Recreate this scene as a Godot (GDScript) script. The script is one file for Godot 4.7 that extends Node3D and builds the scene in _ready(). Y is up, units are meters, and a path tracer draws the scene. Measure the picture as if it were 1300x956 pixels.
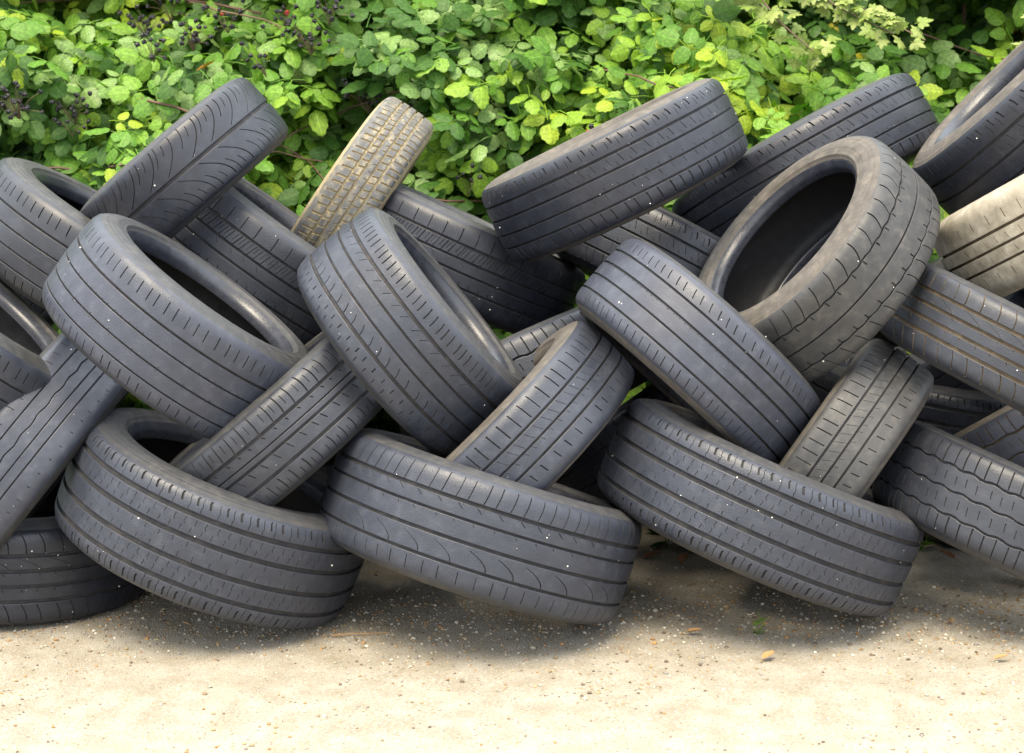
extends Node3D

var rng := RandomNumberGenerator.new()
var M := {}
const R0 := 0.315
const W0 := 0.205

func lin(r: float, g: float, b: float) -> Color:
	return Color(r, g, b).linear_to_srgb()

func tag(o: Node, label: String, category: String, group := "", kind := ""):
	if label != "": o.set_meta("label", label)
	if category != "": o.set_meta("category", category)
	if group != "": o.set_meta("group", group)
	if kind != "": o.set_meta("kind", kind)

var used := {}
func numbered(called: String) -> String:
	var n: int = used.get(called, 0)
	used[called] = n + 1
	return called if n == 0 else "%s_%03d" % [called, n]

func thing(called: String, at: Vector3) -> Node3D:
	var o := Node3D.new()
	o.name = numbered(called)
	add_child(o)
	o.position = at
	return o

func part(parent: Node, called: String, mesh: Mesh, mat: Material) -> MeshInstance3D:
	var mi := MeshInstance3D.new()
	mi.name = called
	mi.mesh = mesh
	if mat: mi.material_override = mat
	parent.add_child(mi, true)
	return mi

# ---------------------------------------------------------------- ready
func _ready():
	rng.seed = 7
	var cam := Camera3D.new()
	cam.name = "camera"
	add_child(cam)
	cam.position = Vector3(0, 1.142, 3.5)
	cam.rotation_degrees = Vector3(-10, 0, 0)
	var lens := CameraAttributesPhysical.new()
	lens.frustum_focal_length = 56.24
	lens.frustum_focus_distance = 3.65
	lens.exposure_aperture = 6.3
	cam.attributes = lens
	cam.fov = 24.09
	cam.near = 0.05
	cam.far = 400.0
	cam.current = true

	var env := Environment.new()
	env.background_mode = Environment.BG_SKY
	var sky := Sky.new()
	var sm := ProceduralSkyMaterial.new()
	sm.sky_top_color = Color(0.93, 0.955, 0.985)
	sm.sky_horizon_color = Color(0.54, 0.56, 0.60)
	sm.sky_curve = 0.4
	sm.ground_bottom_color = Color(0.5, 0.47, 0.4)
	sm.ground_horizon_color = Color(0.75, 0.75, 0.72)
	sm.sun_angle_max = 1.0
	sm.energy_multiplier = 1.0
	sky.sky_material = sm
	env.sky = sky
	env.tonemap_mode = Environment.TONE_MAPPER_LINEAR
	env.tonemap_exposure = 4.6
	env.sdfgi_enabled = true
	env.ssao_enabled = true
	env.ssil_enabled = true
	var we := WorldEnvironment.new()
	we.name = "environment"
	we.environment = env
	add_child(we)

	var sun := DirectionalLight3D.new()
	sun.name = "sun"
	add_child(sun)
	sun.rotation_degrees = Vector3(-66, -22, 0)
	sun.light_color = Color(1.0, 0.95, 0.86)
	sun.light_energy = 0.46
	sun.light_angular_distance = 34.0
	sun.shadow_enabled = true

	make_materials()
	make_profile()
	make_ground()
	make_tyres()
	make_hedge()
	make_details()

# ---------------------------------------------------------------- materials
func noise_tex(size: int, freq: float, oct: int, sd: int, ramp: Array, as_normal := false, bump := 4.0, kind := FastNoiseLite.TYPE_SIMPLEX_SMOOTH) -> NoiseTexture2D:
	var n := FastNoiseLite.new()
	n.noise_type = kind
	n.seed = sd
	n.frequency = freq
	n.fractal_octaves = oct
	n.fractal_gain = .58
	var t := NoiseTexture2D.new()
	t.width = size
	t.height = size
	t.seamless = true
	t.noise = n
	if as_normal:
		t.as_normal_map = true
		t.bump_strength = bump
	elif ramp.size() > 0:
		var g := Gradient.new()
		var offs := PackedFloat32Array()
		var cols := PackedColorArray()
		for e in ramp:
			offs.append(e[0])
			cols.append(e[1])
		g.offsets = offs
		g.colors = cols
		t.color_ramp = g
	return t

func rubber(called: String, lo: Color, mid: Color, hi: Color, rough: float, sd: int) -> StandardMaterial3D:
	var m := StandardMaterial3D.new()
	m.resource_name = called
	m.albedo_texture = noise_tex(512, 0.016, 6, sd, [[0.0, lo], [0.45, mid], [0.66, mid.lerp(hi, 0.35)], [0.82, hi], [1.0, hi]])
	m.uv1_triplanar = true
	m.uv1_scale = Vector3(3.1, 3.1, 3.1)
	m.roughness = minf(rough * 1.18, 1.0)
	m.roughness_texture = M.rough
	m.metallic_specular = 0.5
	m.normal_enabled = true
	m.normal_texture = M.grain
	m.normal_scale = 0.3
	return m

func plain(called: String, c: Color, rough: float) -> StandardMaterial3D:
	var m := StandardMaterial3D.new()
	m.resource_name = called
	m.albedo_color = c
	m.roughness = rough
	return m

func make_materials():
	M.rough = noise_tex(512, .02, 6, 77, [[0.0, Color(.62, .62, .62)], [.5, Color(.85, .85, .85)], [1.0, Color(1, 1, 1)]])
	M.grain = noise_tex(512, 0.16, 3, 31, [], true, 3.0)
	M.grey = rubber("worn_grey_rubber", lin(0.02559, 0.02924, 0.04113), lin(0.03236, 0.03736, 0.0526), lin(0.04967, 0.05523, 0.07268), 0.44, 1)
	M.pale = rubber("pale_worn_rubber", lin(0.03326, 0.03743, 0.05265), lin(0.04207, 0.04782, 0.06733), lin(0.06457, 0.0707, 0.09304), 0.44, 21)
	M.deep = rubber("charcoal_rubber", lin(0.02047, 0.02281, 0.03043), lin(0.02589, 0.02915, 0.03892), lin(0.03974, 0.04308, 0.05379), 0.44, 22)
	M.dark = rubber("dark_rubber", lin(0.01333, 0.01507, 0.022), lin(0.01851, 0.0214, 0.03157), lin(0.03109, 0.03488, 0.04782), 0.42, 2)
	M.brown = rubber("dusty_brown_rubber", lin(0.03078, 0.03112, 0.03323), lin(0.04514, 0.04593, 0.04817), lin(0.0855, 0.08002, 0.07309), .55, 3)
	M.dust = rubber("dust_covered_sidewall", lin(0.05419, 0.0478, 0.04111), lin(0.0861, 0.07684, 0.06763), lin(0.1402, 0.1227, 0.1028), .8, 4)
	M.yellow = rubber("mud_smeared_rubber", lin(.06, .063, .07), lin(.10, .102, .105), lin(.30, .25, .15), .7, 5)
	M.mud = rubber("dried_yellow_mud", lin(.24, .195, .105), lin(.33, .27, .155), lin(.44, .37, .235), .92, 6)
	M.beige = rubber("beige_mud_rubber", lin(0.1927, 0.1699, 0.1273), lin(0.3042, 0.2728, 0.2122), lin(0.4259, 0.3912, 0.3182), .85, 8)
	M.tan = rubber("tan_silt", lin(0.0585, 0.0429, 0.02808), lin(0.1014, 0.07644, 0.04836), lin(0.1872, 0.1404, 0.0858), .95, 9)
	M.bead = rubber("smooth_bead_rubber", lin(0.01851, 0.0208, 0.02943), lin(0.02775, 0.03119, 0.04268), lin(0.05243, 0.05523, 0.0699), .30, 10)
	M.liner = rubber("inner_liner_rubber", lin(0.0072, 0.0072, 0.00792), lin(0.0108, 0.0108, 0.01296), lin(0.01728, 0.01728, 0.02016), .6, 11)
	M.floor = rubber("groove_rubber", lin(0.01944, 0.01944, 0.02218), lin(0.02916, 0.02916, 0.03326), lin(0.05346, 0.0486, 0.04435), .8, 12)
	M.side = rubber("dull_sidewall_rubber", lin(.032, .033, .036), lin(.044, .045, .049), lin(.072, .069, .067), .58, 14)
	M.chip = plain("white_chip", lin(.75, .73, .68), .8)

# ---------------------------------------------------------------- tyre profile
var PX := PackedFloat32Array()
var PR := PackedFloat32Array()
const PSTEP := 0.0005
func make_profile():
	var c := [Vector2(-.0615, .313), Vector2(0, .315), Vector2(.0615, .313), Vector2(.0820, .308), Vector2(.0912, .299), Vector2(.0980, .281), Vector2(.1025, .260), Vector2(.1005, .240), Vector2(.0880, .2215), Vector2(.0800, .2165), Vector2(.0770, .2150), Vector2(.07, .214)]
	var dense := PackedVector2Array()
	for i in range(1, c.size() - 2):
		for k in 40:
			var t := k / 40.0
			dense.append(c[i].cubic_interpolate(c[i + 1], c[i - 1], c[i + 2], t))
	var acc := 0.0
	var want := 0.0
	for i in range(dense.size() - 1):
		var a := dense[i]
		var b := dense[i + 1]
		var l := a.distance_to(b)
		while want <= acc + l:
			var q := a.lerp(b, (want - acc) / l)
			PX.append(q.x)
			PR.append(q.y)
			want += PSTEP
		acc += l

# arclength x from the crown (signed), depth below the surface -> (y, r)
func prof(x: float, d: float) -> Vector2:
	var ax := absf(x)
	var s := 1.0 if x >= 0.0 else -1.0
	var f := ax / PSTEP
	var i := clampi(int(f), 0, PX.size() - 3)
	var w := f - i
	var p := Vector2(lerpf(PX[i], PX[i + 1], w), lerpf(PR[i], PR[i + 1], w))
	var n := Vector2(PR[i] - PR[i + 1], PX[i + 1] - PX[i]).normalized()
	p -= n * d
	return Vector2(p.x * s, p.y)

func pnorm(x: float) -> Vector2:
	var ax := absf(x)
	var i := clampi(int(ax / PSTEP), 0, PX.size() - 12)
	var j := maxi(i - 8, 0)
	var n := Vector2(PR[j] - PR[i + 8], PX[i + 8] - PX[j]).normalized()
	return Vector2(n.x * (1.0 if x >= 0.0 else -1.0), n.y)

class Buf:
	var v := PackedVector3Array()
	var n := PackedVector3Array()
	func quad(a: Vector3, b: Vector3, c: Vector3, d: Vector3, na: Vector3, nb: Vector3, nc: Vector3, nd: Vector3):
		v.append(a); v.append(b); v.append(c); v.append(a); v.append(c); v.append(d)
		n.append(na); n.append(nb); n.append(nc); n.append(na); n.append(nc); n.append(nd)

func commit(bufs: Array, mats: Array) -> ArrayMesh:
	var m := ArrayMesh.new()
	for i in bufs.size():
		var b: Buf = bufs[i]
		if b.v.size() == 0: continue
		var arr := []
		arr.resize(Mesh.ARRAY_MAX)
		arr[Mesh.ARRAY_VERTEX] = b.v
		arr[Mesh.ARRAY_NORMAL] = b.n
		m.add_surface_from_arrays(Mesh.PRIMITIVE_TRIANGLES, arr)
		if mats[i]: m.surface_set_material(m.get_surface_count() - 1, mats[i])
	return m

# surface of revolution through (y, r) points given outside-first, normals pointing to the left of travel seen from outside
func revolve(pts: PackedVector2Array, seg: int, wob := 0.0, sd := 0) -> ArrayMesh:
	var v := PackedVector3Array()
	var n := PackedVector3Array()
	var idx := PackedInt32Array()
	var rows := pts.size()
	for i in rows:
		var a := pts[maxi(i - 1, 0)]
		var b := pts[mini(i + 1, rows - 1)]
		var t := (b - a).normalized()
		var nn := Vector2(-t.y, t.x)  # (ny, nr)
		for k in seg + 1:
			var th := TAU * k / seg
			var cs := cos(th)
			var sn := sin(th)
			var w := wob * (sin(th * 3 + sd) + .6 * sin(th * 5 + sd * 2.3) + .4 * sin(th * 11 + sd))
			v.append(Vector3(cs * (pts[i].y + w), pts[i].x, sn * (pts[i].y + w)))
			n.append(Vector3(cs * nn.y, nn.x, sn * nn.y))
	for i in rows - 1:
		for k in seg:
			var p := i * (seg + 1) + k
			idx.append_array([p, p + 1, p + seg + 2, p, p + seg + 2, p + seg + 1])
	var arr := []
	arr.resize(Mesh.ARRAY_MAX)
	arr[Mesh.ARRAY_VERTEX] = v
	arr[Mesh.ARRAY_NORMAL] = n
	arr[Mesh.ARRAY_INDEX] = idx
	var m := ArrayMesh.new()
	m.add_surface_from_arrays(Mesh.PRIMITIVE_TRIANGLES, arr)
	return m

func wave(kind: int, amp: float, n: float, th: float) -> float:
	if kind == 0: return 0.0
	var u := fposmod(th * n / TAU, 1.0)
	if kind == 1: return amp * sin(u * TAU)
	if kind == 2: return amp * (absf(u * 4.0 - 2.0) - 1.0)          # zigzag
	return amp * clampf((absf(u * 4.0 - 2.0) - 1.0) * 2.5, -1.0, 1.0)   # stepped zigzag

# one raised rib of the tread between arclengths x0 < x1
# o: n pitches, fam [[phase, t0, t1, width, depth]], slant, curve, wig, ea / eb edge waves [kind, amp, n], outer -1/0/1, dep groove depth
func rib(x0: float, x1: float, o: Dictionary, sd: int) -> ArrayMesh:
	var r := RandomNumberGenerator.new()
	r.seed = sd
	var n: int = o.get("n", 0)
	var fam: Array = o.get("fam", [])
	var slant: float = o.get("slant", 0.0)
	var curve: float = o.get("curve", 0.0)
	var wig: float = o.get("wig", 0.0)
	var ea: Array = o.get("ea", [0, 0.0, 1.0])
	var eb: Array = o.get("eb", [0, 0.0, 1.0])
	var outer: int = o.get("outer", 0)
	var dep: float = o.get("dep", 0.005)
	var jit: float = o.get("jit", 0.12)
	var fk := PackedInt32Array()
	# columns: angle, family (-1 none), 0 top / 1 floor, random scale
	var cth := PackedFloat32Array()
	var cfam := PackedInt32Array()
	var csc := PackedFloat32Array()
	if n == 0 or fam.size() == 0:
		for k in 160:
			cth.append(TAU * k / 160.0); cfam.append(-1); csc.append(1.0)
	else:
		var order := range(fam.size())
		order.sort_custom(func(a, b): return fam[a][0] < fam[b][0])
		var js := []
		for k in n: js.append(r.randf_range(-jit, jit))
		for k in n:
			for fi in order.size():
				var f = fam[order[fi]]
				var mid: float = TAU * (k + f[0] + js[k]) / n
				var hw: float = f[3] * r.randf_range(.8, 1.25) * .5 / R0
				var e := .0004 / R0
				var sc := r.randf_range(.85, 1.1)
				cth.append(mid - hw); cfam.append(-1); csc.append(1.0)
				cth.append(mid - hw + e); cfam.append(order[fi]); csc.append(sc)
				cth.append(mid + hw - e); cfam.append(order[fi]); csc.append(sc)
				cth.append(mid + hw); cfam.append(-1); csc.append(1.0)
				var nx: float
				if fi + 1 < order.size(): nx = TAU * (k + fam[order[fi + 1]][0] + js[k]) / n
				else: nx = TAU * (k + 1 + fam[order[0]][0] + (js[(k + 1) % n])) / n
				var gap := (nx - mid) - hw * 3.0
				var ex := clampi(int(gap / .045), 0, 3)
				for q in ex:
					cth.append(mid + hw + gap * (q + 1.0) / (ex + 1.0)); cfam.append(-1); csc.append(1.0)
	# rows: t, base depth
	var ts := []
	for k in 7: ts.append(k / 6.0)
	for f in fam:
		for e in [f[1] - .012, f[1] + .012, f[2] - .012, f[2] + .012]:
			if e > .01 and e < .99: ts.append(e)
	ts.sort()
	var rows := []   # [t, depth, inset]
	if outer >= 0 and outer != -1:
		rows.append([0.0, dep + .0008, 0.0])
		rows.append([0.0, .0009, .0002])
		rows.append([0.0, 0.0, .0011])
	else:
		rows.append([0.0, 0.0, 0.0])
	var last := 0.0
	for t in ts:
		if t - last > .010 and t < .985:
			rows.append([t, 0.0, 0.0])
			last = t
	if outer <= 0:
		rows.append([1.0, 0.0, -.0011])
		rows.append([1.0, .0009, -.0002])
		rows.append([1.0, dep + .0008, 0.0])
	else:
		rows.append([1.0, 0.0, 0.0])
	var nc := cth.size()
	var nr := rows.size()
	var pos := PackedVector3Array()
	var nor := PackedVector3Array()
	var dpt := PackedFloat32Array()
	pos.resize(nc * nr); nor.resize(nc * nr); dpt.resize(nc * nr)
	for i in nr:
		var t: float = rows[i][0]
		var sh := (slant * (t - .5) + curve * (4.0 * (t - .5) * (t - .5) - .5) + wig * sin(t * TAU * 2.0)) / R0
		for k in nc:
			var th := cth[k] + sh
			var xa := x0 + wave(ea[0], ea[1], ea[2], th)
			var xb := x1 + wave(eb[0], eb[1], eb[2], th)
			var x: float = lerpf(xa, xb, t) + rows[i][2]
			var d: float = rows[i][1]
			if cfam[k] >= 0:
				var f = fam[cfam[k]]
				if t >= f[1] and t <= f[2]:
					var fade := clampf((.0975 - absf(x)) / .012, 0.0, 1.0)
					d = maxf(d, f[4] * csc[k] * fade)
			var p := prof(x, d)
			var pn := pnorm(x)
			var cs := cos(th)
			var sn := sin(th)
			pos[i * nc + k] = Vector3(cs * p.y, p.x, sn * p.y)
			nor[i * nc + k] = Vector3(cs * pn.y, pn.x, sn * pn.y)
			dpt[i * nc + k] = d
	var top := Buf.new()
	var flo := Buf.new()
	for i in nr - 1:
		for k in nc:
			var k2 := (k + 1) % nc
			var a := i * nc + k
			var b := i * nc + k2
			var c := (i + 1) * nc + k2
			var d := (i + 1) * nc + k
			var lo := minf(minf(dpt[a], dpt[b]), minf(dpt[c], dpt[d]))
			var hi := maxf(maxf(dpt[a], dpt[b]), maxf(dpt[c], dpt[d]))
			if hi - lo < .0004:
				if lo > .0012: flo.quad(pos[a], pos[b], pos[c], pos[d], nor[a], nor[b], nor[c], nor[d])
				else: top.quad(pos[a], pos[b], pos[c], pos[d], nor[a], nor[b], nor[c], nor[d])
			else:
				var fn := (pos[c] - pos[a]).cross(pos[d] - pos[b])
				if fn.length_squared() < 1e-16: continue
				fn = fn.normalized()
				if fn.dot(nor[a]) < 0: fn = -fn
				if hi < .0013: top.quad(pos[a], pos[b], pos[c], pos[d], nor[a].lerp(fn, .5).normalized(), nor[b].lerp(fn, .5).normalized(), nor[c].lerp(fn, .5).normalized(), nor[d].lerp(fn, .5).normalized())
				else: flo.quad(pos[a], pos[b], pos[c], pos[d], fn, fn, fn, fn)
	return commit([top, flo], [null, null])

# ---------------------------------------------------------------- tread patterns
# a pattern: grooves [[x, width, wave kind, amp, n], ...] from the lower to the upper edge (metres of arclength) and one rib spec for each rib between
var pat_cache := {}
func pattern(called: String) -> Array:
	if called in pat_cache: return pat_cache[called]
	var g := []
	var s := []
	var dep := .0065
	var sh_long := {"n": 72, "fam": [[0.0, .10, .90, .0026, .0042]], "slant": .004}
	var sh_short := {"n": 72, "fam": [[0.0, .30, .72, .0026, .0040]], "slant": .004}
	match called:
		"highway":      # straight grooves, notches and wavy sipes on the shoulders, small marks on the ribs
			g = [[-.060, .0068], [-.021, .0068], [.021, .0068], [.060, .0068]]
			s = [{"n": 66, "fam": [[0.0, .22, .80, .0040, .0045], [.5, .18, 1.0, .0012, .003]], "wig": .0010, "slant": -.003},
				{"n": 90, "fam": [[0.0, .10, .42, .0013, .002], [.5, .52, .9, .0013, .002]], "wig": .0022, "slant": .012},
				{"n": 64, "fam": [[0.0, .05, .3, .0013, .002], [.5, .7, .95, .0013, .002]], "wig": .0015, "slant": .008},
				{"n": 90, "fam": [[0.0, .10, .42, .0013, .002], [.5, .52, .9, .0013, .002]], "wig": .0022, "slant": .012},
				{"n": 66, "fam": [[0.0, .34, .80, .0042, .0045], [.5, .02, .80, .0013, .003]], "wig": .0012, "slant": .003}]
		"sport":        # long fine slits on the upper shoulder, curved hooks on the lower rib
			g = [[-.054, .0040], [-.014, .0045], [.022, .0035], [.050, .0050]]
			s = [{"n": 60, "fam": [[0.0, .30, .85, .0016, .0035]], "slant": .002},
				{"n": 32, "fam": [[0.0, .02, .80, .0026, .0035]], "slant": .060, "curve": .016},
				{"n": 50, "fam": [[0.0, .80, .98, .0016, .002]], "slant": .02},
				{"n": 50, "fam": [[0.0, .60, .98, .0022, .003]], "slant": .03},
				{"n": 74, "fam": [[0.0, .02, .80, .0019, .004]], "slant": -.006, "curve": .002}]
		"touring":      # smooth worn ribs with short slits on both shoulders
			g = [[-.061, .0026], [-.031, .0026], [.003, .0026], [.037, .0040]]
			s = [{"n": 76, "fam": [[0.0, .20, .78, .0024, .004]], "slant": .007},
				{"n": 30, "fam": [[0.0, .9, .98, .002, .002]]},
				{"n": 30, "fam": [[0.0, .02, .10, .002, .002]]},
				{"n": 96, "fam": [[0.0, .02, .08, .0018, .0015]]},
				{"n": 76, "fam": [[0.0, .26, .66, .0026, .0044]], "slant": .008}]
		"hooked":       # curved slits along both shoulders, comma hooks beside the lower groove
			g = [[-.050, .0050], [-.016, .0032], [.016, .0032], [.046, .0050]]
			s = [{"n": 58, "fam": [[0.0, .62, .82, .0034, .004], [.5, .30, .52, .0024, .003]], "slant": .005},
				{"n": 58, "fam": [[0.0, .02, .60, .0026, .0035]], "slant": .026, "curve": .006},
				{"n": 30, "fam": [[0.0, .90, .98, .0016, .002]]},
				{"n": 54, "fam": [[0.0, .45, .98, .0019, .003]], "slant": -.022, "curve": -.004},
				{"n": 92, "fam": [[0.0, .20, .66, .0030, .0044]], "slant": .012, "curve": .005}]
		"ribbed":       # broad smooth ribs, slits along both shoulders
			g = [[-.056, .0034], [-.020, .0032], [.014, .0032], [.048, .0036]]
			s = [{"n": 84, "fam": [[0.0, .22, .80, .0022, .0042]], "slant": .007, "curve": .002},
				{"n": 30, "fam": []},
				{"n": 110, "fam": [[0.0, .90, .99, .0022, .002]]},
				{"n": 30, "fam": []},
				{"n": 78, "fam": [[0.0, .16, .56, .0028, .0042]], "slant": .014, "curve": -.003}]
		"notched":      # wide grooves, sawn shoulders and triangular notches
			g = [[-.045, .0060], [-.004, .0050], [.012, .0022], [.040, .0060]]
			s = [{"n": 62, "fam": [[0.0, .02, .86, .0028, .0045], [.5, .20, .62, .0016, .003]], "slant": .006, "curve": .003},
				{"n": 62, "fam": [[0.0, .48, .98, .0026, .004]], "slant": .016},
				{"n": 30, "fam": []},
				{"n": 62, "fam": [[0.0, .64, .98, .0032, .004]], "slant": .014},
				{"n": 62, "fam": [[0.0, .02, .90, .0030, .0048], [.5, .26, .66, .0017, .003]], "slant": .003, "curve": .003}]
		"eco":          # long slits on the upper shoulder, short dashes on the lower
			g = [[-.034, .0042], [-.002, .0036], [.032, .0042]]
			s = [{"n": 58, "fam": [[0.0, .52, .84, .0027, .0042]], "slant": .010},
				{"n": 80, "fam": [[0.0, .62, .96, .0012, .002]], "slant": .012},
				{"n": 80, "fam": [[0.0, .10, .92, .0012, .0018]], "slant": .014},
				{"n": 68, "fam": [[0.0, .10, .72, .0028, .0045]], "slant": .006}]
		"bald":         # worn smooth, one wavering groove
			g = [[-.036, .0030], [-.012, .0026], [.014, .0024, 1, .0019, 38], [.044, .0030]]
			s = [{"n": 60, "fam": [[0.0, .45, .55, .0020, .002]]}, {}, {}, {},
				{"n": 60, "fam": [[0.0, .30, .66, .0016, .0025]], "slant": .004}]
		"directional":  # one centre groove, swept arrow grooves on both halves
			g = [[0.0, .0075]]
			s = [{"n": 26, "fam": [[0.0, .12, .93, .0034, .005], [.36, .20, .46, .0026, .004], [.66, .10, .60, .0032, .0045]], "slant": .075, "curve": .026},
				{"n": 26, "fam": [[0.0, .07, .88, .0034, .005], [.36, .54, .80, .0026, .004], [.66, .40, .90, .0032, .0045]], "slant": -.075, "curve": .026}]
		"block":        # small blocks, mud packed between them
			g = [[-.045, .0070], [-.016, .0060], [.012, .0060], [.040, .0070]]
			s = [{"n": 84, "fam": [[0.0, 0.0, .9, .0052, .0055]], "slant": .008},
				{"n": 84, "fam": [[0.0, 0.0, 1.0, .0052, .0055]], "slant": .006},
				{"n": 84, "fam": [[0.0, 0.0, .5, .0032, .0040]], "slant": .006},
				{"n": 84, "fam": [[0.0, 0.0, 1.0, .0052, .0055]], "slant": .006},
				{"n": 84, "fam": [[0.0, 0.0, .62, .0056, .0055]], "slant": .008}]
		"curved":       # curved notches on the shoulders, faint slits on the ribs
			g = [[-.052, .0036], [-.020, .0030], [.016, .0036], [.050, .0044]]
			s = [{"n": 70, "fam": [[0.0, .24, .95, .0032, .0045]], "slant": .006, "curve": .002},
				{"n": 60, "fam": [[0.0, .50, .98, .0012, .002]], "slant": .010},
				{"n": 60, "fam": [[0.0, .05, .30, .0012, .002]], "slant": .010},
				{"n": 60, "fam": [[0.0, .30, .98, .0016, .003], [.5, .1, .4, .0012, .002]], "slant": .012},
				{"n": 62, "fam": [[0.0, .38, .74, .0036, .0046], [.4, .20, .60, .0012, .003]], "slant": .012, "curve": .006}]
		"stepped":      # stepped narrow grooves, big rounded shoulder blocks
			g = [[-.050, .0022, 3, .0010, 46], [-.004, .0028], [.044, .0026, 3, .0012, 46]]
			s = [{"n": 46, "fam": [[0.0, .04, .90, .0026, .0045]], "slant": .014, "curve": .004},
				{"n": 46, "fam": [[0.0, .03, .26, .0034, .004]], "slant": .004},
				{"n": 46, "fam": [[0.0, .74, .97, .0034, .004]], "slant": .004},
				{"n": 46, "fam": [[0.0, .02, .86, .0030, .005]], "slant": -.012, "curve": .006}]
		"wide":         # four wide grooves, swept curved cuts over the upper shoulder
			g = [[-.044, .0060], [-.014, .0058], [.016, .0058], [.046, .0060]]
			s = [{"n": 56, "fam": [[0.0, .14, .96, .0026, .0045]], "slant": .012, "curve": .005},
				{"n": 56, "fam": [[0.0, .70, .98, .0024, .003]], "slant": .016},
				{"n": 56, "fam": [[0.0, .80, .98, .0020, .003]], "slant": .010},
				{"n": 34, "fam": [[0.0, .05, .98, .0022, .003]], "slant": .050, "curve": .010},
				{"n": 56, "fam": [[0.0, .02, .92, .0026, .0045]], "slant": .018, "curve": .006}]
		"van":          # stepped zigzag grooves and cut blocks
			g = [[-.048, .0034, 3, .0018, 38], [.000, .0032, 3, .0018, 38], [.046, .0036, 3, .0018, 38]]
			s = [{"n": 76, "fam": [[0.0, .06, .98, .0030, .005]], "slant": .004},
				{"n": 76, "fam": [[0.0, .30, .70, .0022, .003]], "slant": .008},
				{"n": 76, "fam": [[0.0, .30, .70, .0022, .003]], "slant": .008},
				{"n": 76, "fam": [[0.0, .02, .80, .0030, .005]], "slant": .006}]
		"sawtooth":     # widely spaced shoulder slits, a rib of close slanting sipes beside the upper groove
			g = [[-.048, .0040], [-.016, .0038], [.012, .0038], [.044, .0042]]
			s = [{"n": 74, "fam": [[0.0, .22, .98, .0024, .004]], "slant": .003},
				{"n": 74, "fam": [[0.0, .02, .30, .0024, .004]], "slant": .006},
				{"n": 50, "fam": [[0.0, .50, .95, .0012, .002]], "slant": .016, "curve": .004},
				{"n": 100, "fam": [[0.0, .04, .96, .0022, .0035], [.5, .3, .96, .0014, .003]], "slant": -.010},
				{"n": 48, "fam": [[0.0, .04, .62, .0026, .0045]], "slant": .003, "curve": .002}]
		"plainrib":     # two bold grooves, mud worn smooth
			g = [[-.034, .0040], [-.002, .0040], [.030, .0046]]
			s = [{"n": 46, "fam": [[0.0, .5, .8, .0016, .002]], "slant": .004}, {"n": 60, "fam": [[0.0, .2, .7, .0014, .002]], "slant": .006}, {"n": 60, "fam": [[0.0, .2, .7, .0014, .002]], "slant": .006}, {"n": 46, "fam": [[0.0, .2, .5, .0016, .002]], "slant": .004}]
	var out := []
	var x := -.098
	var prev := [0, 0.0, 1.0]
	for i in s.size():
		var o: Dictionary = s[i]
		var x1 := .098
		var nxt := [0, 0.0, 1.0]
		var w := 0.0
		if i < g.size():
			w = g[i][1] * (1.0 if called in ["touring", "bald", "block"] else 1.28)
			x1 = g[i][0] - w * .5
			if g[i].size() > 2: nxt = [g[i][2], g[i][3], g[i][4]]
		o["ea"] = prev
		o["eb"] = nxt
		o["dep"] = dep
		o["outer"] = -1 if i == 0 else (1 if i == s.size() - 1 else 0)
		out.append(rib(x, x1, o, called.hash() + i))
		x = x1 + w
		prev = nxt
	pat_cache[called] = out
	return out

var tread_base: ArrayMesh
var side_mesh := []
var bead_mesh := []
var liner_mesh: ArrayMesh
func make_shared_tyre():
	var p := PackedVector2Array()
	for i in 33: p.append(prof(lerpf(.0965, -.0965, i / 32.0), .0065 * clampf((.0975 - absf(lerpf(.0965, -.0965, i / 32.0))) / .012, 0.05, 1.0)))
	tread_base = revolve(p, 144)
	var xe := PX.size() * PSTEP
	for s in [1.0, -1.0]:
		var q := PackedVector2Array()
		var xs := []
		var x := .0978
		while x < .1715:
			xs.append(x)
			x += .0024
		for xx in xs:
			var d := 0.0
			# moulded rings: a scuff line below the shoulder, a step, the rim protector
			d -= .0011 * exp(-pow((xx - .1085) / .0016, 2))
			d -= .0008 * exp(-pow((xx - .120) / .0013, 2))
			d += .0010 * smoothstep(.139, .1415, xx)
			d -= .0022 * exp(-pow((xx - .1585) / .0030, 2))
			q.append(prof(xx * s, d))
		if s < 0: q.reverse()
		side_mesh.append(revolve(q, 144))
		var b := PackedVector2Array()
		b.append(prof(.1705 * s, 0.0002))
		b.append(prof(.1740 * s, -0.0012))
		for c in [[.0855, .2196], [.0830, .2172], [.0790, .2154], [.0750, .2150], [.0700, .2146], [.0655, .2148], [.0630, .2160], [.0622, .2190], [.0640, .2230]]:
			b.append(Vector2(c[0] * s, c[1]))
		if s < 0: b.reverse()
		bead_mesh.append(revolve(b, 144))
	var l := PackedVector2Array()
	for c in [[-.0640, .2222], [-.070, .232], [-.082, .246], [-.0905, .262], [-.088, .278], [-.080, .292], [-.066, .299], [-.04, .3025], [0.0, .304], [.04, .3025], [.066, .299], [.080, .292], [.088, .278], [.0905, .262], [.082, .246], [.070, .232], [.0640, .2222]]:
		l.append(Vector2(c[0], c[1]))
	liner_mesh = revolve(l, 144)

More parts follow.
